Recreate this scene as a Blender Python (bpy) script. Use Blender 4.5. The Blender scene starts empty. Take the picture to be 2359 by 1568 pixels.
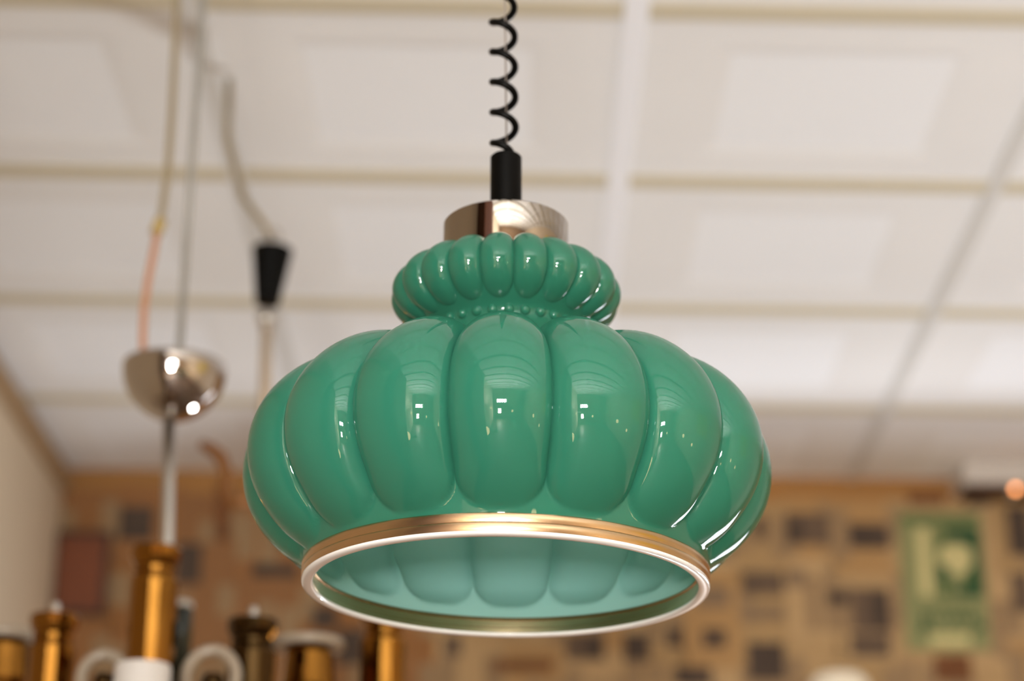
import bpy, bmesh, math, random
from mathutils import Vector, Matrix
R = math.radians
random.seed(7)
scene = bpy.context.scene
COL = scene.collection

# ------------------------------------------------------------------ camera
CAM_Z = 1.45
F, CX, CY, PITCH = 4900.0, 1179.5, 784.0, R(21.3)
cam_data = bpy.data.cameras.new('camera')
cam = bpy.data.objects.new('camera', cam_data)
COL.objects.link(cam)
cam.location = (0, 0, CAM_Z)
cam.rotation_euler = (math.pi / 2 + PITCH, 0, 0)
cam_data.sensor_width = 23.5
cam_data.lens = F / 2359 * 23.5
cam_data.clip_start = 0.02
cam_data.dof.use_dof = True
cam_data.dof.focus_distance = 1.335
cam_data.dof.aperture_fstop = 2.75
scene.camera = cam

# ------------------------------------------------------------------ world, lights, exposure
world = bpy.data.worlds.new('world')
scene.world = world
world.use_nodes = True
world.node_tree.nodes['Background'].inputs['Color'].default_value = (0.75, 0.86, 1.0, 1)
world.node_tree.nodes['Background'].inputs['Strength'].default_value = 0.4


def area(name, loc, rot, sx, sy, power, col):
    l = bpy.data.lights.new(name, 'AREA')
    l.shape = 'RECTANGLE'
    l.size, l.size_y, l.energy, l.color = sx, sy, power, col
    o = bpy.data.objects.new(name, l)
    COL.objects.link(o)
    o.location, o.rotation_euler = loc, rot
    return o


# daylight in the shop window low in the far wall (under the frame) and in the panes behind the photographer, plus an added low fill
area('daylight_far', (1.35, 4.84, 0.78), (R(-90), 0, R(2.3)), 2.4, 1.3, 84, (0.86, 0.92, 1.0))
area('daylight_rear', (0.0, -3.98, 1.80), (R(90), 0, 0), 1.2, 0.36, 115, (0.93, 0.97, 1.0))
area('rear_low_fill', (-0.25, -3.93, 0.80), (R(90), 0, 0), 0.34, 0.44, 135, (1.0, 0.94, 0.86))  # added fill with no pane behind it, brightens the inside of the glass

scene.view_settings.view_transform = 'Standard'
scene.view_settings.look = 'None'
scene.view_settings.gamma = 1
scene.view_settings.use_curve_mapping = False
scene.view_settings.exposure = 0.40


# ------------------------------------------------------------------ helpers
def lin(r, g, b):
    return tuple(((c / 255) / 12.92 if c / 255 <= 0.04045 else ((c / 255 + 0.055) / 1.055) ** 2.4) for c in (r, g, b)) + (1,)


def mat(name, col, rough=0.5, metal=0.0, noise=0.0, nscale=20.0, bump=0.0, stretch=None, emit=None, estr=0, coat=0.0, spec=0.5, aniso=0.0):
    m = bpy.data.materials.new(name)
    m.use_nodes = True
    nt = m.node_tree
    b = nt.nodes['Principled BSDF']
    b.inputs['Base Color'].default_value = col
    b.inputs['Roughness'].default_value = rough
    b.inputs['Metallic'].default_value = metal
    b.inputs['Specular IOR Level'].default_value = spec
    b.inputs['Coat Weight'].default_value = coat
    if emit:
        b.inputs['Emission Color'].default_value = emit
        b.inputs['Emission Strength'].default_value = estr
    if noise or bump:
        tc = nt.nodes.new('ShaderNodeTexCoord')
        mp = nt.nodes.new('ShaderNodeMapping')
        if stretch:
            mp.inputs['Scale'].default_value = stretch
        n = nt.nodes.new('ShaderNodeTexNoise')
        n.inputs['Scale'].default_value = nscale
        n.inputs['Detail'].default_value = 5
        nt.links.new(tc.outputs['Object'], mp.inputs['Vector'])
        nt.links.new(mp.outputs['Vector'], n.inputs['Vector'])
        if noise:
            mx = nt.nodes.new('ShaderNodeMix')
            mx.data_type = 'RGBA'
            mx.inputs[6].default_value = tuple(c * (1 - noise) for c in col[:3]) + (1,)
            mx.inputs[7].default_value = tuple(min(1, c * (1 + noise)) for c in col[:3]) + (1,)
            nt.links.new(n.outputs['Fac'], mx.inputs[0])
            nt.links.new(mx.outputs[2], b.inputs['Base Color'])
        if bump:
            bp = nt.nodes.new('ShaderNodeBump')
            bp.inputs['Strength'].default_value = bump
            bp.inputs['Distance'].default_value = 0.002
            nt.links.new(n.outputs['Fac'], bp.inputs['Height'])
            nt.links.new(bp.outputs['Normal'], b.inputs['Normal'])
    return m


def obj(name, bm, mats, parent=None, smooth=True, kind=None, loc=None):
    me = bpy.data.meshes.new(name)
    bm.normal_update()
    bm.to_mesh(me)
    bm.free()
    for m in (mats if isinstance(mats, (list, tuple)) else [mats]):
        me.materials.append(m)
    if smooth:
        for p in me.polygons:
            p.use_smooth = True
    o = bpy.data.objects.new(name, me)
    COL.objects.link(o)
    if parent:
        o.parent = parent
    if kind:
        o['kind'] = kind
    if loc is not None:
        o.location = loc
    return o


def sharp(o, ang=35):
    """keep crisp edges on smooth-shaded meshes"""
    me = o.data
    bm = bmesh.new()
    bm.from_mesh(me)
    for e in bm.edges:
        if len(e.link_faces) == 2 and e.calc_face_angle(0) > R(ang):
            e.smooth = False
    bm.to_mesh(me)
    bm.free()
    return o


def thing(name, label, cat, loc=(0, 0, 0), group=None):
    o = bpy.data.objects.new(name, None)
    COL.objects.link(o)
    o.location = loc
    o.empty_display_size = 0.05
    return tag(o, label, cat, group)


def tag(o, label, cat, group=None):
    o['label'], o['category'] = label, cat
    if group:
        o['group'] = group
    return o


def add_box(bm, lo, hi, mi=0):
    v = [bm.verts.new((x, y, z)) for x in (lo[0], hi[0]) for y in (lo[1], hi[1]) for z in (lo[2], hi[2])]
    for q in ((0, 1, 3, 2), (4, 6, 7, 5), (0, 4, 5, 1), (2, 3, 7, 6), (0, 2, 6, 4), (1, 5, 7, 3)):
        f = bm.faces.new([v[i] for i in q])
        f.material_index = mi


def box(lo, hi):
    bm = bmesh.new()
    add_box(bm, lo, hi)
    return bm


def add_lathe(bm, prof, n=64, c=(0, 0, 0), close=False):
    """prof: list of (r, z); a zero radius closes the end"""
    rings = []
    for r, z in prof:
        if r < 1e-6:
            rings.append([bm.verts.new((c[0], c[1], c[2] + z))])
        else:
            rings.append([bm.verts.new((c[0] + r * math.cos(2 * math.pi * k / n), c[1] + r * math.sin(2 * math.pi * k / n), c[2] + z)) for k in range(n)])
    pairs = list(zip(rings, rings[1:]))
    if close:
        pairs.append((rings[-1], rings[0]))
    for a, b in pairs:
        for k in range(n):
            k2 = (k + 1) % n
            if len(a) == 1 and len(b) == 1:
                continue
            if len(a) == 1:
                bm.faces.new((a[0], b[k], b[k2]))
            elif len(b) == 1:
                bm.faces.new((a[k2], a[k], b[0]))
            else:
                bm.faces.new((a[k], b[k], b[k2], a[k2]))
    bmesh.ops.recalc_face_normals(bm, faces=bm.faces[:])
    return bm


def lathe(prof, n=64, c=(0, 0, 0), close=False):
    return add_lathe(bmesh.new(), prof, n, c, close)


def add_tube(bm, pts, rad, n=10):
    pts = [Vector(p) for p in pts]
    rads = rad if isinstance(rad, (list, tuple)) else [rad] * len(pts)
    prev = None
    up = None
    first = last = None
    for i, p in enumerate(pts):
        t = (pts[min(i + 1, len(pts) - 1)] - pts[max(i - 1, 0)]).normalized()
        if up is None:
            up = t.orthogonal().normalized()
        up = (up - t * up.dot(t)).normalized()
        s = t.cross(up)
        ring = [bm.verts.new(p + (up * math.cos(2 * math.pi * k / n) + s * math.sin(2 * math.pi * k / n)) * rads[i]) for k in range(n)]
        if prev:
            for k in range(n):
                bm.faces.new((prev[k], prev[(k + 1) % n], ring[(k + 1) % n], ring[k]))
        else:
            first = ring
        prev = ring
    bm.faces.new(first[::-1])
    bm.faces.new(prev)
    return bm


def tube(pts, rad, n=10):
    return add_tube(bmesh.new(), pts, rad, n)


def ray(x, y):
    a, b = (x - CX) / F, (CY - y) / F
    return Vector((a, math.cos(PITCH) - b * math.sin(PITCH), math.sin(PITCH) + b * math.cos(PITCH)))


def at(x, y, Y):
    """point that the photograph shows at (x, y), at forward distance Y from the camera"""
    r = ray(x, y)
    p = r / r.y * Y
    return Vector((p.x, p.y, p.z + CAM_Z))


# ------------------------------------------------------------------ materials
M = {}
M['tile'] = mat('ceiling_board', lin(229, 228, 227), 0.9, noise=0.05, nscale=3)
M['tile_panel'] = mat('ceiling_board_centre', lin(235, 236, 238), 0.8, noise=0.03, nscale=3)
M['tee_white'] = mat('white_enamel_tee', lin(243, 245, 250), 0.35)
M['tee_beige'] = mat('shaded_beige_tee', lin(200, 190, 166), 0.7)  # darker beige carries the shade on the cross tees' front faces
M['tee_grey'] = mat('dull_grey_tee', lin(208, 206, 202), 0.6)
M['wall_beige'] = mat('beige_plaster', lin(206, 190, 166), 0.9, noise=0.05, nscale=2)
M['wall_brown'] = mat('brown_paste_wall', lin(160, 116, 66), 0.9, noise=0.12, nscale=4)
M['floor'] = mat('worn_floor', lin(112, 94, 80), 0.5, noise=0.06, nscale=4)
M['brown_trim'] = mat('brown_wood_trim', lin(120, 84, 48), 0.6, noise=0.2, nscale=8)
M['corner_shade'] = mat('tan_corner_shade', lin(160, 132, 98), 0.7)
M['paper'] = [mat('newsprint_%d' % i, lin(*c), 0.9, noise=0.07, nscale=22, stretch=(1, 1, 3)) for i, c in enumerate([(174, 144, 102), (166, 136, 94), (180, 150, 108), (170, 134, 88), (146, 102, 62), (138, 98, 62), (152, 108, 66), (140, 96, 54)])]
M['photo'] = [mat('newsprint_photo_%d' % i, lin(*c), 0.9, noise=0.45, nscale=16) for i, c in enumerate([(76, 62, 52), (98, 80, 64), (128, 106, 82), (112, 70, 38)])]
M['chrome'] = mat('polished_chrome', (0.50, 0.46, 0.43, 1), 0.03, 1.0)
M['cap'] = mat('polished_nickel_cap', (0.40, 0.36, 0.32, 1), 0.04, 1.0)
M['black'] = mat('black_plastic', (0.002, 0.0018, 0.0015, 1), 0.5, spec=0.08)
M['cordblack'] = mat('black_cord_rubber', (0.002, 0.0018, 0.0015, 1), 0.4, spec=0.1, bump=0.1, nscale=300)
M['wire'] = mat('thin_steel_wire', (0.45, 0.42, 0.40, 1), 0.4, 1.0)
M['brass'] = mat('brushed_gilt_ring', (0.66, 0.46, 0.27, 1), 0.27, 1.0, noise=0.12, nscale=60, bump=0.05, stretch=(1, 1, 12))
M['lip'] = mat('brushed_pale_aluminium', (0.985, 0.98, 0.98, 1), 0.30, 0.0, coat=1.0, noise=0.05, nscale=50)
M['amber_brass'] = mat('amber_polished_brass', (0.29, 0.13, 0.023, 1), 0.08, 1.0)
M['dark_brass'] = mat('dark_bronze', (0.07, 0.04, 0.015, 1), 0.15, 1.0)
M['pale'] = mat('pale_glazed_rim', lin(150, 136, 118), 0.3)
M['grey_steel'] = mat('grey_satin_steel', (0.62, 0.60, 0.56, 1), 0.3, 1.0)
M['cable_beige'] = mat('beige_cable', lin(146, 132, 104), 0.6)
M['cable_orange'] = mat('orange_brown_wire', lin(182, 130, 98), 0.6)
M['cable_clear'] = mat('pale_clear_cable', lin(146, 144, 138), 0.3, noise=0.25, nscale=90)
M['white_paint'] = mat('white_painted_metal', lin(200, 194, 188), 0.5)


def glass_outer():
    m = bpy.data.materials.new('green_cased_glass')
    m.use_nodes = True
    nt = m.node_tree
    b = nt.nodes['Principled BSDF']
    b.inputs['Roughness'].default_value = 0.3
    b.inputs['Specular IOR Level'].default_value = 0.0
    b.inputs['Coat Weight'].default_value = 1.0
    b.inputs['Coat Roughness'].default_value = 0.015
    b.inputs['Coat IOR'].default_value = 1.58
    b.inputs['Coat Tint'].default_value = (0.62, 0.93, 0.84, 1)
    tc = nt.nodes.new('ShaderNodeTexCoord')
    n = nt.nodes.new('ShaderNodeTexNoise')
    n.inputs['Scale'].default_value = 9
    n.inputs['Detail'].default_value = 2
    mx = nt.nodes.new('ShaderNodeMix')
    mx.data_type = 'RGBA'
    mx.inputs[6].default_value = (0.028, 0.160, 0.112, 1)
    mx.inputs[7].default_value = (0.037, 0.185, 0.130, 1)
    nt.links.new(tc.outputs['Object'], n.inputs['Vector'])
    nt.links.new(n.outputs['Fac'], mx.inputs[0])
    nt.links.new(mx.outputs[2], b.inputs['Base Color'])
    tr = nt.nodes.new('ShaderNodeBsdfTranslucent')
    tr.inputs['Color'].default_value = (0.55, 0.97, 0.82, 1)
    ms = nt.nodes.new('ShaderNodeMixShader')
    ms.inputs[0].default_value = 0.23
    nt.links.new(b.outputs[0], ms.inputs[1])
    nt.links.new(tr.outputs[0], ms.inputs[2])
    nt.links.new(ms.outputs[0], nt.nodes['Material Output'].inputs['Surface'])
    return m


def glass_inner():
    m = mat('mint_opal_glass', (0.54, 0.985, 0.985, 1), 0.25, spec=0.4)
    nt = m.node_tree
    b = nt.nodes['Principled BSDF']
    tr = nt.nodes.new('ShaderNodeBsdfTranslucent')
    tr.inputs['Color'].default_value = (0.75, 0.97, 0.9, 1)
    ms = nt.nodes.new('ShaderNodeMixShader')
    ms.inputs[0].default_value = 0.46
    nt.links.new(b.outputs[0], ms.inputs[1])
    nt.links.new(tr.outputs[0], ms.inputs[2])
    nt.links.new(ms.outputs[0], nt.nodes['Material Output'].inputs['Surface'])
    return m


M['glass'] = glass_outer()
M['opal'] = glass_inner()

# ------------------------------------------------------------------ room shell
H = CAM_Z + 1.55                   # underside of the ceiling grid
XL, XR, YF = -1.07, 3.4, -4.0
SK = math.tan(R(2.3))              # the back wall and cross tees run slightly askew to the view
WY = 4.89


def wall_y(x):
    return WY + SK * x


floor = obj('floor', box((XL - 0.1, YF - 0.1, -0.1), (XR + 0.1, 5.3, 0)), M['floor'], smooth=False, kind='structure')
ceiling = obj('ceiling', box((XL - 0.1, YF - 0.1, H + 0.04), (XR + 0.1, 5.3, H + 0.14)), M['tile'], smooth=False, kind='structure')
wall_left = obj('wall_left', box((XL - 0.1, YF - 0.1, 0), (XL, 5.3, H + 0.04)), M['wall_beige'], smooth=False, kind='structure')

bm = bmesh.new()
c = [(XL - 0.1, wall_y(XL - 0.1)), (XR + 0.1, wall_y(XR + 0.1))]
lo = [bm.verts.new((x, y, 0)) for x, y in c] + [bm.verts.new((x, y + 0.12, 0)) for x, y in c[::-1]]
hi = [bm.verts.new((v.co.x, v.co.y, H + 0.04)) for v in lo]
bm.faces.new(lo)
bm.faces.new(hi[::-1])
for k in range(4):
    bm.faces.new((lo[k], hi[k], hi[(k + 1) % 4], lo[(k + 1) % 4]))
bmesh.ops.recalc_face_normals(bm, faces=bm.faces[:])
wall_back = obj('wall_back', bm, M['wall_brown'], smooth=False, kind='structure')

wall_right = obj('wall_right', box((XR, YF - 0.1, 0), (XR + 0.1, 5.3, H + 0.04)), M['wall_beige'], smooth=False, kind='structure')
# frame of the low shop window in the far wall (under the picture; its daylight shows in the glass and chrome)
window_far = obj('window_1', box((0.09, 4.83, 0.05), (2.61, 4.87, 0.12)), M['brown_trim'], smooth=False, kind='structure')
obj('head_rail', box((0.09, 4.83, 1.435), (2.61, 4.87, 1.48)), M['brown_trim'], window_far, False)
for x in (0.09, 0.92, 1.74, 2.56):
    obj('mullion', box((x, 4.79, 0.05), (x + 0.05, 4.83, 1.48)), M['brown_trim'], window_far, False)

# wall behind the photographer: brown panelling with a row of high panes
bm = bmesh.new()
add_box(bm, (XL - 0.1, YF - 0.1, 0), (XR + 0.1, YF, 1.62))
add_box(bm, (XL - 0.1, YF - 0.1, 1.98), (XR + 0.1, YF, H + 0.04))
add_box(bm, (XL - 0.1, YF - 0.1, 1.62), (-0.6, YF, 1.98))
add_box(bm, (0.6, YF - 0.1, 1.62), (XR + 0.1, YF, 1.98))
wall_front = obj('wall_front', bm, mat('tan_painted_wall', lin(165, 140, 114), 0.8, noise=0.05, nscale=2), smooth=False, kind='structure')
window_front = obj('window_2', box((-0.6, YF + 0.02, 1.60), (0.6, YF + 0.06, 1.64)), M['brown_trim'], smooth=False, kind='structure')
for x in (-0.61, -0.33, -0.03, 0.27, 0.55):
    obj('mullion', box((x - 0.04, YF + 0.03, 1.62), (x + 0.03, YF + 0.06, 1.98)), M['brown_trim'], window_front, False)

# suspended ceiling: coffered boards between tees
XB, DXB, YB, DYB = 0.180, 0.643, 2.683, 0.569


def gp(i, j, inset_x=0.0, inset_y=0.0, z=0.0):
    x = XB + DXB * i + inset_x
    return Vector((x, YB + DYB * j + SK * x + inset_y, z))


def tile_bm(i, j):
    bm = bmesh.new()
    fx, fy, s = 0.235, 0.225, 0.035
    W, D = DXB, DYB

    def ring(a, b, z):
        return [bm.verts.new(gp(i, j, W * u, D * v, z) + Vector((0, SK * 0, 0))) for u, v in ((a, b), (1 - a, b), (1 - a, 1 - b), (a, 1 - b))]
    o = ring(0.0, 0.0, H + 0.012)
    m_ = ring(fx - s, fy - s, H + 0.012)
    n_ = ring(fx, fy, H + 0.0148)
    for a, b in ((o, m_), (m_, n_)):
        for k in range(4):
            bm.faces.new((a[k], b[k], b[(k + 1) % 4], a[(k + 1) % 4]))
    p = bmesh.new()
    pr = []
    for z in (H + 0.0148, H + 0.030):
        pr.append([p.verts.new(gp(i, j, W * u, D * v, z)) for u, v in ((fx, fy), (1 - fx, fy), (1 - fx, 1 - fy), (fx, 1 - fy))])
    p.faces.new(pr[0])
    for k in range(4):
        p.faces.new((pr[0][k], pr[1][k], pr[1][(k + 1) % 4], pr[0][(k + 1) % 4]))
    for q in (bm, p):
        bmesh.ops.recalc_face_normals(q, faces=q.faces[:])
    bm.normal_update()
    if bm.faces[0].normal.z > 0:
        bmesh.ops.reverse_faces(bm, faces=bm.faces[:])
    return bm, p


for j in range(-3, 4):
    for i in range(-2, 4):
        if gp(i, j).y > WY + 0.2:
            continue
        b_, p_ = tile_bm(i, j)
        t = obj('ceiling_tile', b_, M['tile'], ceiling, False)
        obj('center_panel', p_, M['tile_panel'], t, False)
for i in range(-1, 6):
    x = XB + DXB * i
    bm = bmesh.new()
    ww = 0.018 if i == 0 else 0.013
    add_box(bm, (x - ww, YF, H + 0.006), (x + ww, wall_y(x), H + 0.05))
    obj('main_tee', bm, M['tee_white'] if i == 0 else M['tee_grey'], ceiling, False)
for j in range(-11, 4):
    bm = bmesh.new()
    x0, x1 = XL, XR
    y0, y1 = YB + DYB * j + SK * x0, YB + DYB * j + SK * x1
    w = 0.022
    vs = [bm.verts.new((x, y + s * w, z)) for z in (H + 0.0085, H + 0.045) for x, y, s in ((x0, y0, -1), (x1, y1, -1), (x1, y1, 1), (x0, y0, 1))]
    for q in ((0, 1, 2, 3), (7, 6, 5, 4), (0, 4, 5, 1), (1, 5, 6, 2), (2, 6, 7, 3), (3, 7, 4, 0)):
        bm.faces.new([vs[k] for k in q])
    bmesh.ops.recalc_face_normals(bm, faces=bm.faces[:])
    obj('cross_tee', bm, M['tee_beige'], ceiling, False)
shade_strip = obj('shade_strip_1', box((XL, 0.0, H - 0.05), (XL + 0.02, wall_y(XL), H - 0.001)), M['corner_shade'], smooth=False, kind='structure')  # tan strip standing in for the shadow along the wall and ceiling corner

# ------------------------------------------------------------------ papered back wall
WU = Vector((math.cos(R(2.3)), math.sin(R(2.3)), 0))
WN = Vector((math.sin(R(2.3)), -math.cos(R(2.3)), 0))
WO = Vector((0, WY, 0))


def wall_uv(px, py):
    r = ray(px, py)
    C0 = Vector((0, 0, CAM_Z))
    t = (WO - C0).dot(WN) / r.dot(WN)
    p = C0 + r * t
    return (p - WO).dot(WU), p.z


def sheet(u0, z0, u1, z1, d, th):
    """thin sheet lying on the wall, d proud of it"""
    bm = bmesh.new()
    a = [bm.verts.new(WO + WU * u + WN * d + Vector((0, 0, z))) for u, z in ((u0, z0), (u1, z0), (u1, z1), (u0, z1))]
    b = [bm.verts.new(WO + WU * u + WN * (d + th) + Vector((0, 0, z))) for u, z in ((u0, z0), (u1, z0), (u1, z1), (u0, z1))]
    bm.faces.new(b)
    for k in range(4):
        bm.faces.new((a[k], a[(k + 1) % 4], b[(k + 1) % 4], b[k]))
    bmesh.ops.recalc_face_normals(bm, faces=bm.faces[:])
    return bm


pages = []
ztop = wall_uv(1200, 1130)[1]
cols_px = [120, 262, 405, 540, 690, 860, 1010, 1160, 1300, 1440, 1570, 1700, 1815, 1925, 2056, 2200, 2305, 2460, 2600]
for k in range(len(cols_px) - 1):
    ua, ub = wall_uv(cols_px[k], 1350)[0], wall_uv(cols_px[k + 1], 1350)[0]
    z = ztop - random.uniform(0.0, 0.03)
    for row in range(4):
        hh = random.uniform(0.15, 0.24)
        d = 0.0008 + 0.0006 * ((k + row) % 3)
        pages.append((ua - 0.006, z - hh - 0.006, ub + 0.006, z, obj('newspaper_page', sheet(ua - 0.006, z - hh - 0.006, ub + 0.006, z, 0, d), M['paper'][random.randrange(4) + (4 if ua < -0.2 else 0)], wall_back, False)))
        z -= hh
M['text'] = mat('printed_text_grey', lin(148, 122, 90), 0.9, noise=0.3, nscale=60, stretch=(1, 1, 4))
for a, b, c_, d_, o in pages:
    n = 3
    wcol = (c_ - a) / n
    for k in range(n):
        if random.random() < 0.25:
            continue
        za = b + (d_ - b) * random.uniform(0.08, 0.45)
        zb_ = b + (d_ - b) * random.uniform(0.6, 0.92)
        obj('text_block', sheet(a + wcol * (k + 0.12), za, a + wcol * (k + 0.9), zb_, 0.0018, 0.0003), M['text'], o, False)
photos = [  # (x0, y0, x1, y1, tone) in the photograph
    (1735, 1188, 1766, 1243, 1), (1810, 1182, 1911, 1254, 1), (1812, 1200, 1850, 1252, 0), (1953, 1206, 2049, 1264, 0), (1707, 1316, 1806, 1371, 1),
    (1810, 1312, 1857, 1352, 2), (1904, 1361, 1956, 1394, 0), (1960, 1355, 2052, 1454, 1), (2005, 1360, 2052, 1450, 0),
    (1958, 1460, 2052, 1513, 1), (1713, 1397, 1807, 1428, 2), (1720, 1480, 1810, 1568, 0), (1618, 1449, 1672, 1491, 0),
    (1555, 1536, 1640, 1580, 0), (2316, 1167, 2380, 1280, 0), (2325, 1319, 2380, 1410, 1), (2089, 1133, 2177, 1163, 3),
    (2222, 1146, 2282, 1166, 0), (1303, 1459, 1392, 1520, 1), (1345, 1462, 1388, 1515, 0), (1436, 1459, 1497, 1522, 0), (1534, 1446, 1574, 1490, 0),
    (1137, 1520, 1273, 1546, 3), (1022, 1463, 1062, 1512, 1), (277, 1166, 352, 1245, 0), (407, 1251, 462, 1345, 0),
    (580, 1298, 686, 1331, 0), (720, 1396, 776, 1450, 0), (776, 1447, 845, 1532, 0), (500, 1110, 530, 1245, 3),
    (2150, 1508, 2240, 1570, 3), (640, 1180, 690, 1260, 1), (1640, 1240, 1690, 1290, 2), (1600, 1350, 1680, 1400, 2)]
for x0, y0, x1, y1, tone in photos:
    u0, z1 = wall_uv(x0, y0)
    u1, z0 = wall_uv(x1, y1)
    uc, zc = (u0 + u1) / 2, (z0 + z1) / 2
    host = wall_back
    for a, b, c_, d_, o in pages:
        if a <= uc <= c_ and b <= zc <= d_:
            host = o
            break
    obj('printed_photo', sheet(u0, z0, u1, z1, 0.001 + (0.0016 if tone else 0.002), 0.0006), M['photo'][tone], host, False)

# dark red-brown picture board low in the left corner
u0, z1 = wall_uv(118, 1228)
u1, z0 = wall_uv(245, 1420)
bd = thing('picture_board', 'dark red-brown framed board on the papered wall in the left corner', 'picture', WO + WU * ((u0 + u1) / 2) + Vector((0, 0, z0)))
M['board'] = mat('red_brown_board', lin(120, 62, 28), 0.6, noise=0.25, nscale=7)
M['board_frame'] = mat('dark_board_frame', lin(70, 38, 20), 0.5)
inv = Matrix.Translation(-bd.location)


def onto(o, root):
    o.data.transform(Matrix.Translation(-root.location))
    o.parent = root
    return o


onto(obj('panel', sheet(u0 + 0.02, z0 + 0.012, u1 - 0.012, z1 - 0.012, 0.003, 0.012), M['board'], None, False), bd)
for a in ((u0, z0, u0 + 0.024, z1), (u1 - 0.012, z0, u1, z1), (u0, z1 - 0.012, u1, z1), (u0, z0, u1, z0 + 0.012)):
    onto(obj('frame_bar', sheet(*a, 0.003, 0.02), M['board_frame'], None, False), bd)

# green printed poster: paper with flat print (a raster of inked cells)
u0, z1 = wall_uv(2066, 1180)
u1, z0 = wall_uv(2284, 1500)
M['poster_cream'] = mat('poster_cream', lin(198, 188, 132), 0.8, noise=0.05, nscale=30)
M['poster_pale'] = mat('poster_pale_green', lin(136, 138, 92), 0.8, noise=0.06, nscale=30)
M['poster_mid'] = mat('poster_mid_green', lin(78, 100, 54), 0.8, noise=0.06, nscale=30)
M['poster_dark'] = mat('poster_dark_green', lin(16, 70, 36), 0.8, noise=0.06, nscale=30)


def ink(x, y):
    """0 cream, 1 pale, 2 mid, 3 dark; x, y in 0..1 from the top left of the sheet"""
    if x < 0.05 or x > 0.96 or y < 0.03 or y > 0.975:
        return 1
    if y < 0.61:                                   # picture panel with a seated half figure
        if x < 0.10 or y < 0.085:
            return 2 if y < 0.085 else 1
        if x < 0.20:
            return 1
        if x < 0.36 and y > 0.12:
            return 0
        if y < 0.12 or (y < 0.16 and x < 0.55):
            return 1
        hx, hy = (x - 0.66) / 0.20, (y - 0.33) / 0.125
        face = hx * hx + hy * hy < 1
        if ((x - 0.50) / 0.075) ** 2 + ((y - 0.445) / 0.06) ** 2 < 1:
            return 3
        if face:
            return 0 if hy > -0.7 else 1
        if x > 0.84 or (y < 0.24 and x > 0.56):
            return 3
        if y > 0.545 and x > 0.62:
            return 3
        if y > 0.44 and x > 0.58:
            return 2 if x > 0.72 else 1
        if x > 0.44:
            return 2
        return 1
    if y < 0.665:
        return 1
    if y < 0.705:                                  # small line of type
        return 2 if 0.16 < x < 0.86 and math.sin(x * 80) > -0.4 else 1
    if y < 0.735:
        return 1
    if y < 0.795:                                  # heavier line of type
        return 3 if 0.2 < x < 0.9 and math.sin(x * 58) > 0.1 else 1
    if y < 0.86:
        return 3 if x < 0.30 and x > 0.18 or x > 0.86 else 1
    if y < 0.89:
        return 2 if 0.1 < x < 0.9 and math.sin(x * 40) > 0 else 1
    return 0 if 0.3 < x < 0.75 else 1


NX, NY = 48, 70
bm = bmesh.new()
vg = [[bm.verts.new(WO + WU * (u0 + (u1 - u0) * i / NX) + WN * 0.0052 + Vector((0, 0, z1 - (z1 - z0) * j / NY))) for i in range(NX + 1)] for j in range(NY + 1)]
for j in range(NY):
    for i in range(NX):
        f = bm.faces.new((vg[j + 1][i], vg[j + 1][i + 1], vg[j][i + 1], vg[j][i]))
        f.material_index = ink((i + 0.5) / NX, (j + 0.5) / NY)
poster = obj('poster', bm, [M['poster_cream'], M['poster_pale'], M['poster_mid'], M['poster_dark']], None, False)
bm = bmesh.new()
bm.from_mesh(poster.data)
g = bmesh.ops.extrude_face_region(bm, geom=bm.faces[:])
bmesh.ops.translate(bm, verts=[v for v in g['geom'] if isinstance(v, bmesh.types.BMVert)], vec=-WN * 0.0012)
bmesh.ops.recalc_face_normals(bm, faces=bm.faces[:])
bm.to_mesh(poster.data)
bm.free()
tag(poster, 'green and cream printed poster with a figure, pinned to the papered wall', 'poster')

# pale fixture with a small glowing bulb, high at the right of the poster
fx = thing('wall_fixture', 'pale box-shaped fixture with a small orange bulb above the poster', 'light fixture')
u0, z1 = wall_uv(2188, 1062)
u1, z0 = wall_uv(2640, 1150)
fx.location = WO + WU * u0 + Vector((0, 0, z0))
b_ = obj('housing', sheet(u0, z0, u1, z1, 0.0, 0.12), M['white_paint'], None, False)
onto(b_, fx)
onto(obj('lower_tray', sheet(u0 + 0.01, z0 - 0.008, u1, z0, 0.0, 0.10), M['board_frame'], None, False), fx)
M['glow'] = mat('glowing_orange_bulb', (1, 0.45, 0.2, 1), 0.4, emit=(1.0, 0.36, 0.12, 1), estr=6)
pb = at(2340, 1126, 4.72)
bm = bmesh.new()
bmesh.ops.create_uvsphere(bm, u_segments=16, v_segments=10, radius=0.0065, matrix=Matrix.Translation(pb))
onto(obj('bulb', bm, M['glow']), fx)
onto(obj('bulb_holder', tube([pb + Vector((0, 0.005, 0)), pb + Vector((0, 0.055, 0.0))], 0.006, 12), M['white_paint']), fx)

# pale lampshade whose top shows at the lower edge
ps = at(1932, 1560, 4.2)
ls = thing('table_lamp', 'pale cream lampshade peeking over the lower edge before the papered wall', 'lamp', (ps.x, ps.y, 0))
zt = ps.z + 0.008
obj('lamp_shade', lathe([(0.02, zt), (0.045, zt - 0.004), (0.056, zt - 0.014), (0.11, zt - 0.20), (0.107, zt - 0.20), (0.053, zt - 0.016), (0.02, zt - 0.006)], 40, close=True), mat('cream_shade', lin(238, 226, 204), 0.8), ls)
obj('stem', lathe([(0.0, zt - 0.30), (0.012, zt - 0.30), (0.010, zt - 0.02), (0, zt - 0.02)], 20), M['amber_brass'], ls)
obj('base', lathe([(0, zt - 0.44), (0.07, zt - 0.44), (0.075, zt - 0.42), (0.02, zt - 0.36), (0.03, zt - 0.33), (0.012, zt - 0.30), (0, zt - 0.30)], 32), M['amber_brass'], ls)
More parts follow.
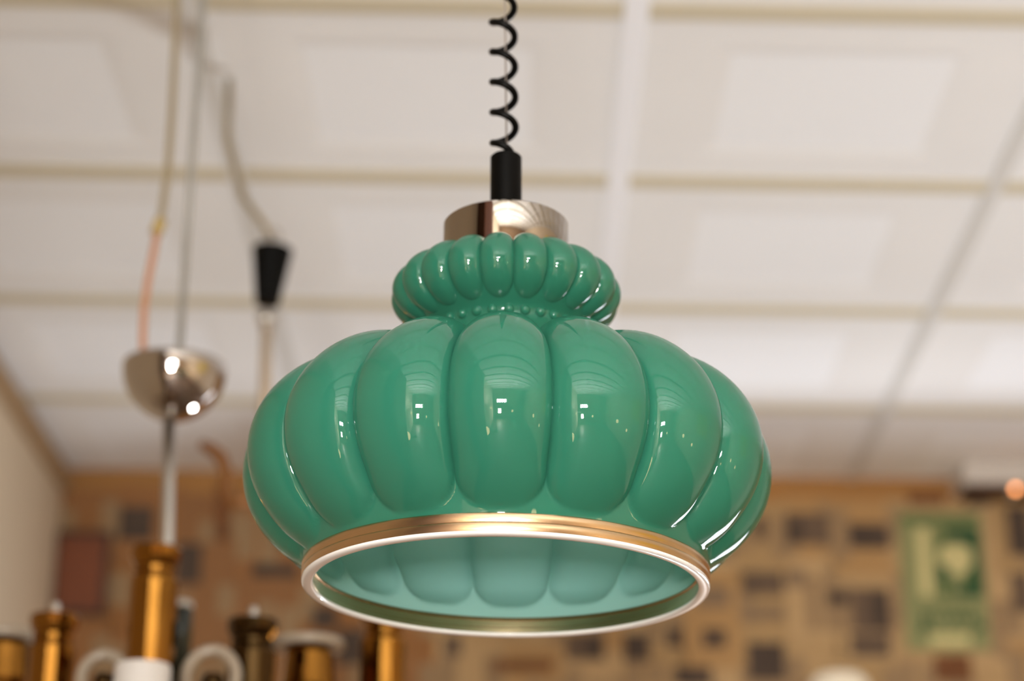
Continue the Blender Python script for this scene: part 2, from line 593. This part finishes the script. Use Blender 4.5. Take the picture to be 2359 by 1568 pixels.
stand = obj('display_cabinet', box((ps.x - 0.7, ps.y - 0.25, 0), (ps.x + 0.7, ps.y + 0.25, zt - 0.44)), M['brown_trim'], smooth=False)
tag(stand, 'brown display cabinet under the cream lampshade', 'cabinet')

# ------------------------------------------------------------------ the green glass pendant
AX, AY = -0.0043, 1.384
ZB = CAM_Z + 0.3616                # lower edge of the gilt ring
pend = thing('pendant_lamp', 'large green ribbed glass pendant lamp with gilt ring on a black coiled cord', 'pendant lamp', (AX, AY, ZB))


def smoothstep(a, b, x):
    t = max(0.0, min(1.0, (x - a) / (b - a)))
    return t * t * (3 - 2 * t)


def spline(pts, n):
    """Catmull-Rom through (r, z) points, n samples per span"""
    out = []
    P = [Vector((2 * pts[0][0] - pts[1][0], 2 * pts[0][1] - pts[1][1]))] + [Vector(p) for p in pts] + [Vector((2 * pts[-1][0] - pts[-2][0], 2 * pts[-1][1] - pts[-2][1]))]
    for i in range(1, len(P) - 2):
        for k in range(n):
            t = k / n
            a, b, c_, d = P[i - 1], P[i], P[i + 1], P[i + 2]
            out.append(0.5 * ((2 * b) + (c_ - a) * t + (2 * a - 5 * b + 4 * c_ - d) * t * t + (3 * b - a - 3 * c_ + d) * t ** 3))
    out.append(P[-2])
    return out


def ribbed(base, crest, N, phase, i0, i1, half=14):
    """body of revolution (groove line base) carrying N ribs that bulge out to the crest line;
    below row i0 the ribs narrow to a round end, which they reach at row i1"""
    bm = bmesh.new()
    us = [math.sin(math.pi / 2 * k / half) for k in range(-half, half)]   # dense near the creases
    rows = []
    for i, (p, c_) in enumerate(zip(base, crest)):
        q = min(1.0, max(0.0, (i - i0) / (i1 - i0)))
        um = max(1e-4, (1 - q ** 2.0) ** 0.5)
        row = []
        for n in range(N):
            for u in us:
                w = max(0.0, 1 - (u / um) ** 2) ** 0.5 if i < i1 else 0.0
                th = phase + (n + 0.5 * (u + 1)) * 2 * math.pi / N
                v = p.lerp(c_, w)
                row.append(bm.verts.new((v.x * math.sin(th), -v.x * math.cos(th), v.y)))
        rows.append(row)
    m = len(rows[0])
    for a, b in zip(rows, rows[1:]):
        for k in range(m):
            bm.faces.new((a[k], a[(k + 1) % m], b[(k + 1) % m], b[k]))
    return bm


def row_at(base, z, rmin):
    for i, p in enumerate(base):
        if p.x > rmin and p.y < z:
            return i
    return len(base) - 1


# everything below in the lamp's own frame: z = 0 at the ring's lower edge
zc = 0.4425 - 0.3616
RC, A_, BT, BL, DH = 0.085, 0.095, 0.076, 0.078, 0.0165


def main_base(off):
    """groove line of the large body from the neck (top) to the skirt (bottom); off = inward offset"""
    pts = []
    for k in range(0, 49):
        ph = R(112 - k * (112 + 38) / 48)
        b = (BT if ph > 0 else BL) - DH - off
        pts.append(Vector((RC + (A_ - DH - off) * math.cos(ph), zc + b * math.sin(ph))))
    tail = spline([(pts[-2].x, pts[-2].y), (pts[-1].x, pts[-1].y), (0.1385 - off, 0.0240), (0.1360 - off, 0.0155), (0.1345 - off, 0.0085)], 8)
    return smooth_line(pts[:-2] + tail)


def smooth_line(pts, n=160):
    # even spacing, then a few rounds of averaging so that the ribs ride on a curve without kinks
    L_ = [0.0]
    for a, b in zip(pts, pts[1:]):
        L_.append(L_[-1] + (b - a).length)
    out, k = [], 0
    for i in range(n):
        t = L_[-1] * i / (n - 1)
        while k < len(pts) - 2 and L_[k + 1] < t:
            k += 1
        out.append(pts[k].lerp(pts[k + 1], (t - L_[k]) / max(1e-9, L_[k + 1] - L_[k])))
    for _ in range(50):
        out = [out[0]] + [(a + 2 * b + c_) / 4 for a, b, c_ in zip(out, out[1:], out[2:])] + [out[-1]]
    return out


NB = 16
PH_B = R(-12.5)


def main_ribs(off, z_notch, z_end, crest_in, half):
    base = main_base(off)
    a0, a1 = row_at(base, z_notch, 0.11), row_at(base, z_end, 0.11)
    ph_e = math.acos((base[a1].x - RC) / (A_ - crest_in))
    crest = []
    for i, p in enumerate(base):
        if i >= a1:
            crest.append(p)
            continue
        t = i / a1
        ph = R(112) * (1 - t) - ph_e * t
        c_ = Vector((RC + (A_ - crest_in) * math.cos(ph), zc + ((BT if ph > 0 else BL) - crest_in) * math.sin(ph)))
        crest.append(p.lerp(c_, 0.35 + 0.65 * smoothstep(0.0, 0.2, t)))
    return ribbed(base, crest, NB, PH_B, a0, a1, half)


body = obj('glass_shade', main_ribs(0, 0.0360, 0.0142, 0.0, 14), M['glass'], pend)
body.rotation_euler = (0, R(0.5), 0)
inner_bm = main_ribs(0.004, 0.042, 0.0195, 0.0065, 12)
bmesh.ops.reverse_faces(inner_bm, faces=inner_bm.faces[:])
obj('opal_lining', inner_bm, M['opal'], body)

# neck, beads and the small ribbed collar above
zu = 0.572 - 0.3616
up = []
for k in range(0, 57):
    ph = R(150 - k * (150 + 44) / 56)
    b = 0.026 if ph > 0 else 0.0265
    up.append(Vector((0.045 + 0.0292 * math.cos(ph), zu + (b - 0.0066) * math.sin(ph))))
neck = spline([(up[-2].x, up[-2].y), (up[-1].x, up[-1].y), (0.0615, zu - 0.0195), (0.0580, zu - 0.0232), (0.0525, zu - 0.0262), (0.0508, zu - 0.0300), (0.0520, zu - 0.0350), (0.058, zu - 0.0435), (0.064, zu - 0.053)], 6)
ub = smooth_line(up[:-2] + neck, 130)
c1 = row_at(ub, zu - 0.0225, 0.05)
c0 = row_at(ub, zu - 0.0130, 0.05)
ph_e = math.acos((ub[c1].x - 0.045) / 0.036)
uc_ = []
for i, p in enumerate(ub):
    if i >= c1:
        uc_.append(p)
        continue
    t = i / c1
    ph = R(150) * (1 - t) - ph_e * t
    uc_.append(Vector((0.045 + 0.036 * math.cos(ph), zu + (0.026 if ph > 0 else 0.0255) * math.sin(ph))))
collar = obj('glass_collar', ribbed(ub, uc_, 20, R(-13.4), c0, c1, 10), M['glass'], pend)
bm = bmesh.new()
bmesh.ops.create_uvsphere(bm, u_segments=14, v_segments=10, radius=0.0036)
bead0 = obj('bead', bm, M['glass'], collar)
for k in range(30):
    o = bead0 if k == 0 else bead0.copy()
    if k:
        COL.objects.link(o)
        o.parent = collar
    th = 2 * math.pi * (k + 0.2) / 30
    o.location = (0.0530 * math.sin(th), -0.0530 * math.cos(th), zu - 0.0300)

# nickel cap, cord grip, coiled cord, steel wire
zk = 0.6278 - 0.3616
cap = sharp(obj('metal_cap', lathe([(0, zk - 0.045), (0.0440, zk - 0.045), (0.0446, zk - 0.044), (0.0446, zk - 0.0012), (0.0434, zk), (0, zk)], 96), M['cap'], pend))
zg = 0.6823 - 0.3616
sharp(obj('cord_grip', lathe([(0, zk - 0.002), (0.0113, zk - 0.002), (0.0113, zg - 0.0012), (0.0102, zg), (0, zg)], 40), M['black'], pend))
LEAN = -0.010
ztop_l = H - ZB
pts = []
n_t, P_, RH = 48, 0.0249, 0.0084
z = zg - 0.004
th0 = R(35)
steps = int((ztop_l - z) / P_ * n_t)
for k in range(steps + 1):
    zz = z + P_ * k / n_t
    a = th0 - 2 * math.pi * k / n_t
    rr = RH * min(1.0, 0.55 + k / n_t)
    pts.append((rr * math.cos(a) - 0.0012 + LEAN * (zz - zg), rr * math.sin(a), zz))
obj('coiled_cord', tube(pts, 0.0026, 8), M['cordblack'], pend)
obj('suspension_wire', tube([(0.0004, 0, zg - 0.003), (0.0004 + LEAN * (ztop_l - zg), 0, ztop_l)], 0.00055, 8), M['wire'], pend)

# gilt ring with its pale lower lip
ring_prof = [(0.1340, 0.0004), (0.1360, 0.0006), (0.1364, 0.0012), (0.1364, 0.0060), (0.13615, 0.0064), (0.1364, 0.0068), (0.1364, 0.0116), (0.1360, 0.0124), (0.1300, 0.0126),
             (0.1288, 0.0122), (0.1284, 0.0110), (0.1298, 0.0100), (0.1298, 0.0052), (0.1284, 0.0044), (0.1284, 0.0012), (0.1296, 0.0004)]
ringo = sharp(obj('gilt_ring', lathe(ring_prof, 160, close=True), M['brass'], pend), 50)
ringo.rotation_euler = (0, R(0.95), 0)
lipo = obj('lower_lip', lathe([(0.1282, 0.0010), (0.1285, -0.0006), (0.1300, -0.0013), (0.1340, -0.0013), (0.1358, -0.0006), (0.1363, 0.0009), (0.1340, 0.0014), (0.1300, 0.0014)], 160, close=True), M['lip'], ringo)
lipo['label'] = 'pale brushed lower lip of the gilt ring'

# ------------------------------------------------------------------ chandelier hanging at the left
CHY = 2.26
hc = at(403, 846, CHY)
ch = thing('chandelier', 'brass tube chandelier under a chrome half-globe, hanging at the left', 'chandelier', hc)


def P(px, py, Y):
    return at(px, py, Y) - hc


prof = [(0.0, 0.004), (0.052, 0.004), (0.0585, 0.002), (0.0590, -0.002)]
prof += [(0.0585 * math.cos(R(a)), -0.003 - 0.060 * math.sin(R(a))) for a in range(4, 87, 4)] + [(0.0, -0.063)]
obj('half_globe', lathe(prof, 72), M['chrome'], ch)
z_c = H - hc.z
obj('suspension_cable', tube([(0.004, 0, 0.0), (0.006, 0, z_c * 0.5), (0.010, 0, z_c)], 0.0042, 10), M['cable_clear'], ch)
obj('rod', tube([P(390, 960, CHY), P(384, 1300, CHY), P(378, 1600, CHY)], 0.0070, 16), M['grey_steel'], ch)
tb = P(364, 522, CHY)
top = P(408, 0, CHY)
ctop = Vector((top.x + 0.004, 0, z_c))
obj('power_cord', tube([ctop, top, P(404, 100, CHY), P(396, 260, CHY), P(386, 400, CHY), P(374, 480, CHY), tb], 0.0042, 10), M['cable_beige'], ch)
obj('terminal_block', tube([tb + Vector((0.003, 0, 0.009)), tb + Vector((-0.002, 0, -0.009))], 0.0075, 10), mat('yellowed_connector', lin(176, 152, 96), 0.5), ch)
obj('inner_wire', tube([tb, P(356, 570, CHY), P(342, 640, CHY), P(332, 710, CHY), P(329, 780, CHY), P(331, 845, CHY)], 0.0042, 10), M['cable_orange'], ch)

hub_z = P(384, 1690, CHY).z


def column_tube(px, py, Y, r, length, m, nub=True):
    """upright brass tube with a flared mouth; px, py is the middle of its mouth"""
    b = P(px, py, Y)
    pr = [(0, -0.001), (r * 0.86, 0.0), (r * 0.97, -0.001), (r * 1.0, -0.003), (r * 0.97, -0.012), (r * 0.80, -0.019), (r * 0.74, -0.021), (r * 0.82, -0.0225), (r * 0.82, -0.027), (r * 0.74, -0.0285), (r * 0.74, -0.030),
          (r * 0.92, -0.033), (r * 0.94, -0.037), (r * 0.96, -length), (0, -length)]
    o = obj('brass_tube', lathe(pr, 16), m, ch, smooth=False, loc=b)
    if nub:
        obj('metal_tip', lathe([(0.0048, -0.002), (0.0048, 0.011), (0.004, 0.0135), (0, 0.0135)], 16), M['grey_steel'], o)
    # arm to the hub
    e = Vector((b.x, b.y, b.z - length + 0.012))
    obj('arm', tube([e, Vector((e.x * 0.85, e.y * 0.85, hub_z + 0.004)), Vector((-0.01, 0, hub_z))], 0.005, 10), m, ch)


column_tube(360, 1262, 2.12, 0.0265, 0.20, M['amber_brass'], False)
column_tube(127, 1417, 2.20, 0.0262, 0.14, M['amber_brass'])
column_tube(583, 1427, 2.20, 0.0272, 0.13, M['dark_brass'])  # tube in shade, the shade put into its darker metal
column_tube(884, 1405, 2.30, 0.0270, 0.16, M['amber_brass'])
bt = P(418, 1392, 2.40)
obj('dark_sleeve', lathe([(0, -0.002), (0.0125, -0.002), (0.0138, -0.005), (0.0140, -0.13), (0, -0.13)], 28), mat('dark_bottle_green_glass', (0.012, 0.018, 0.010, 1), 0.15), ch, loc=bt)
obj('sleeve_cap', lathe([(0, 0.004), (0.010, 0.004), (0.0135, 0.001), (0.0140, -0.005), (0, -0.005)], 28), M['grey_steel'], ch, loc=bt)
obj('hub', lathe([(0, 0.03), (0.03, 0.028), (0.045, 0.01), (0.045, -0.02), (0.02, -0.04), (0, -0.045)], 40), M['amber_brass'], ch, loc=(-0.01, 0, hub_z))
for px, py, Y in ((712, 1478, 2.26), (14, 1462, 2.26)):
    b = P(px, py, Y)
    d_ = obj('drip_dish', lathe([(0.010, 0.004), (0.030, 0.004), (0.0375, 0.002), (0.0395, -0.003), (0.0375, -0.008), (0.032, -0.008), (0.010, -0.004)], 44, close=True), M['pale'], ch, loc=b)
    c_ = obj('brass_cup', lathe([(0, -0.006), (0.022, -0.006), (0.026, -0.012), (0.030, -0.05), (0.018, -0.075), (0, -0.08)], 12), M['amber_brass'], ch, smooth=False, loc=b)
    e = Vector((b.x, b.y, b.z - 0.075))
    obj('arm', tube([e, Vector((e.x * 0.8, e.y, hub_z)), Vector((-0.01, 0, hub_z))], 0.005, 10), M['amber_brass'], ch)
for px, py, rr, Y in ((236, 1560, 0.022, 2.16), (486, 1560, 0.026, 2.16)):
    b = P(px, py, Y)
    arc = [(rr * math.cos(R(a)), 0.006 * math.sin(R(a)), rr * 1.15 * math.sin(R(a))) for a in range(-40, 221, 10)]
    obj('curved_arm', tube(arc, 0.0060, 12), M['pale'], ch, loc=b)
    obj('socket_cup', lathe([(0, 0.012), (0.010, 0.010), (0.013, 0), (0.011, -0.03), (0, -0.03)], 20), M['dark_brass'], ch, loc=(b.x, b.y + 0.012, b.z - 0.004))
b = P(330, 1532, 2.04)
sharp(obj('candle_sleeve', lathe([(0.0235, 0.0), (0.0262, 0.0), (0.0272, -0.003), (0.0285, -0.09), (0, -0.09), (0, -0.085), (0.0240, -0.085)], 36, close=True), M['white_paint'], ch, loc=b), 45)
e = Vector((b.x, b.y, b.z - 0.085))
obj('arm', tube([e, Vector((e.x * 0.9, e.y * 0.5, hub_z)), Vector((-0.01, 0, hub_z))], 0.005, 10), M['amber_brass'], ch)

# ------------------------------------------------------------------ second pendant farther back, black canopy on a hook
Y2 = 2.85
pc = at(628, 575, Y2)
p2 = thing('hanging_light', 'blurred pendant rod with a black tapered canopy, between chandelier and green lamp', 'pendant lamp', pc)
cup = sharp(obj('canopy', lathe([(0, 0.006), (0.022, 0.004), (0.0295, 0.0), (0.0290, -0.004), (0.0175, -0.086), (0, -0.087)], 40), M['black'], p2), 40)
cup.rotation_euler = (0, R(3), 0)
cup.location = (0, 0, 0)


def Q(px, py, Y=Y2):
    return at(px, py, Y) - pc


obj('collar', lathe([(0, 0), (0.0150, 0), (0.0120, -0.02), (0, -0.02)], 24), M['grey_steel'], p2, loc=Q(615, 722))
obj('rod', tube([Q(615, 712), Q(610, 900), Q(606, 1080)], 0.0085, 14), mat('bronze_rod', (0.52, 0.42, 0.31, 1), 0.45, 0.6), p2)
hk = [Q(626, 575) + Vector((0.012 * math.cos(R(a)), 0, 0.018 + 0.016 * math.sin(R(a)))) for a in range(-90, 271, 20)]
obj('hanging_loop', tube(hk, 0.0028, 8), M['grey_steel'], p2)
ce = at(543, 432, Y2)
tz = H - pc.z
cpos = Q(560, 455)
obj('power_cord', tube([Q(626, 548), Q(604, 512), Q(580, 480), cpos, Vector((cpos.x - 0.03, cpos.y + 0.02, (cpos.z + tz) / 2)), Vector((cpos.x - 0.035, cpos.y + 0.03, tz))], 0.0055, 10), M['cable_beige'], p2)
arm_m = mat('brown_bent_arm', lin(140, 92, 44), 0.4, 0.3)
obj('bent_arm', tube([Q(606, 1080), Q(570, 1150), Q(535, 1165), Q(520, 1130), Q(522, 1085), Q(508, 1052), Q(488, 1035), Q(462, 1022)], [0.008, 0.008, 0.008, 0.008, 0.009, 0.010, 0.009, 0.006], 12), arm_m, p2)

# ------------------------------------------------------------------ lit lamps behind the photographer (seen mirrored in the glass)
M['lit_warm'] = mat('lit_warm_shade', (1, 0.8, 0.5, 1), 0.6, emit=(1.0, 0.72, 0.36, 1), estr=7)
spots = [(-0.72, -0.3, 0.86, 0.15), (0.75, -1.5, 1.30, 0.07), (2.2, -0.4, 1.35, 0.09), (-0.75, -1.6, 1.45, 0.06), (2.9, 0.3, 1.1, 0.08)]
names = ['lit globe lamp nearest behind the camera, on a short pole', 'lit globe lamp at the middle of the shop behind the camera', 'lit globe lamp right of the camera, before the shop window', 'lit globe lamp by the left wall behind the camera', 'lit globe lamp farthest right, beside the shop window']
for (x, y, z, r), lb in zip(spots, names):
    t = thing('globe_lamp', lb, 'floor lamp', (x, y, 0), 'lit globe lamps behind the camera')
    obj('globe', lathe([(r * math.sin(R(a)), z - r * math.cos(R(a))) if 0 < a < 180 else (0, z - r * math.cos(R(a))) for a in range(0, 181, 12)], 28), M['lit_warm'], t)
    obj('pole', lathe([(0, 0), (0.12, 0), (0.12, 0.02), (0.012, 0.03), (0.012, z - r + 0.004), (0, z - r + 0.004)], 24), M['dark_brass'], t)

# furniture beside and behind the photographer, mirrored in the nickel cap and the glass
cb = thing('tall_cupboard', 'tall dark brown cupboard by the left wall beside the camera', 'cupboard', (XL + 0.23, 0.2, 0))
obj('carcass', box((-0.2, -0.35, 0), (0.18, 0.35, 2.8)), M['board_frame'], cb, False)
for y0, y1 in ((-0.34, -0.005), (0.005, 0.34)):
    d_ = obj('door', box((0.18, y0, 0.05), (0.20, y1, 2.75)), M['board'], cb, False)
    yk = y1 - 0.04 if y0 < 0 < 0.1 and y1 < 0 else y0 + 0.04
    obj('knob', lathe([(0, 0.03), (0.012, 0.028), (0.016, 0.018), (0.008, 0.008), (0.008, -0.002), (0, -0.002)], 16), M['amber_brass'], d_, loc=(0.20, yk, 1.2)).rotation_euler = (0, R(90), 0)
M['yellow'] = mat('yellow_board', (0.75, 0.58, 0.03, 1), 0.6)
yb = obj('sign_board', box((XR - 0.03, 0.4, 1.75), (XR - 0.002, 1.5, 2.75)), M['yellow'], None, False)
tag(yb, 'plain bright yellow board on the right wall beside the camera', 'board')

# added unseen fill lamps, put in to brighten the ceiling
for x, y, zb, pw, lb in ((0.45, 3.50, 0.75, 16, 'added unseen fill lamp below the picture, between green pendant and papered wall'),
                         (-0.45, -1.7, 1.45, 60, 'added unseen fill lamp on a tall pole, left behind the camera'),
                         (1.35, -1.8, 1.45, 60, 'added unseen fill lamp on a tall pole, right behind the camera')):
    t = thing('fill_lamp', lb, 'floor lamp', (x, y, 0))
    obj('bowl', lathe([(0, zb), (0.04, zb), (0.11, zb + 0.04), (0.15, zb + 0.11), (0.145, zb + 0.11), (0.105, zb + 0.05), (0.04, zb + 0.012), (0, zb + 0.012)], 40), M['dark_brass'], t)
    obj('pole', lathe([(0, 0), (0.14, 0), (0.14, 0.02), (0.014, 0.035), (0.012, zb + 0.002), (0, zb + 0.002)], 24), M['dark_brass'], t)
    l = area('ceiling_fill', (x, y, zb + 0.07), (R(180), 0, 0), 0.2, 0.2, pw, (0.92, 0.97, 1.0))
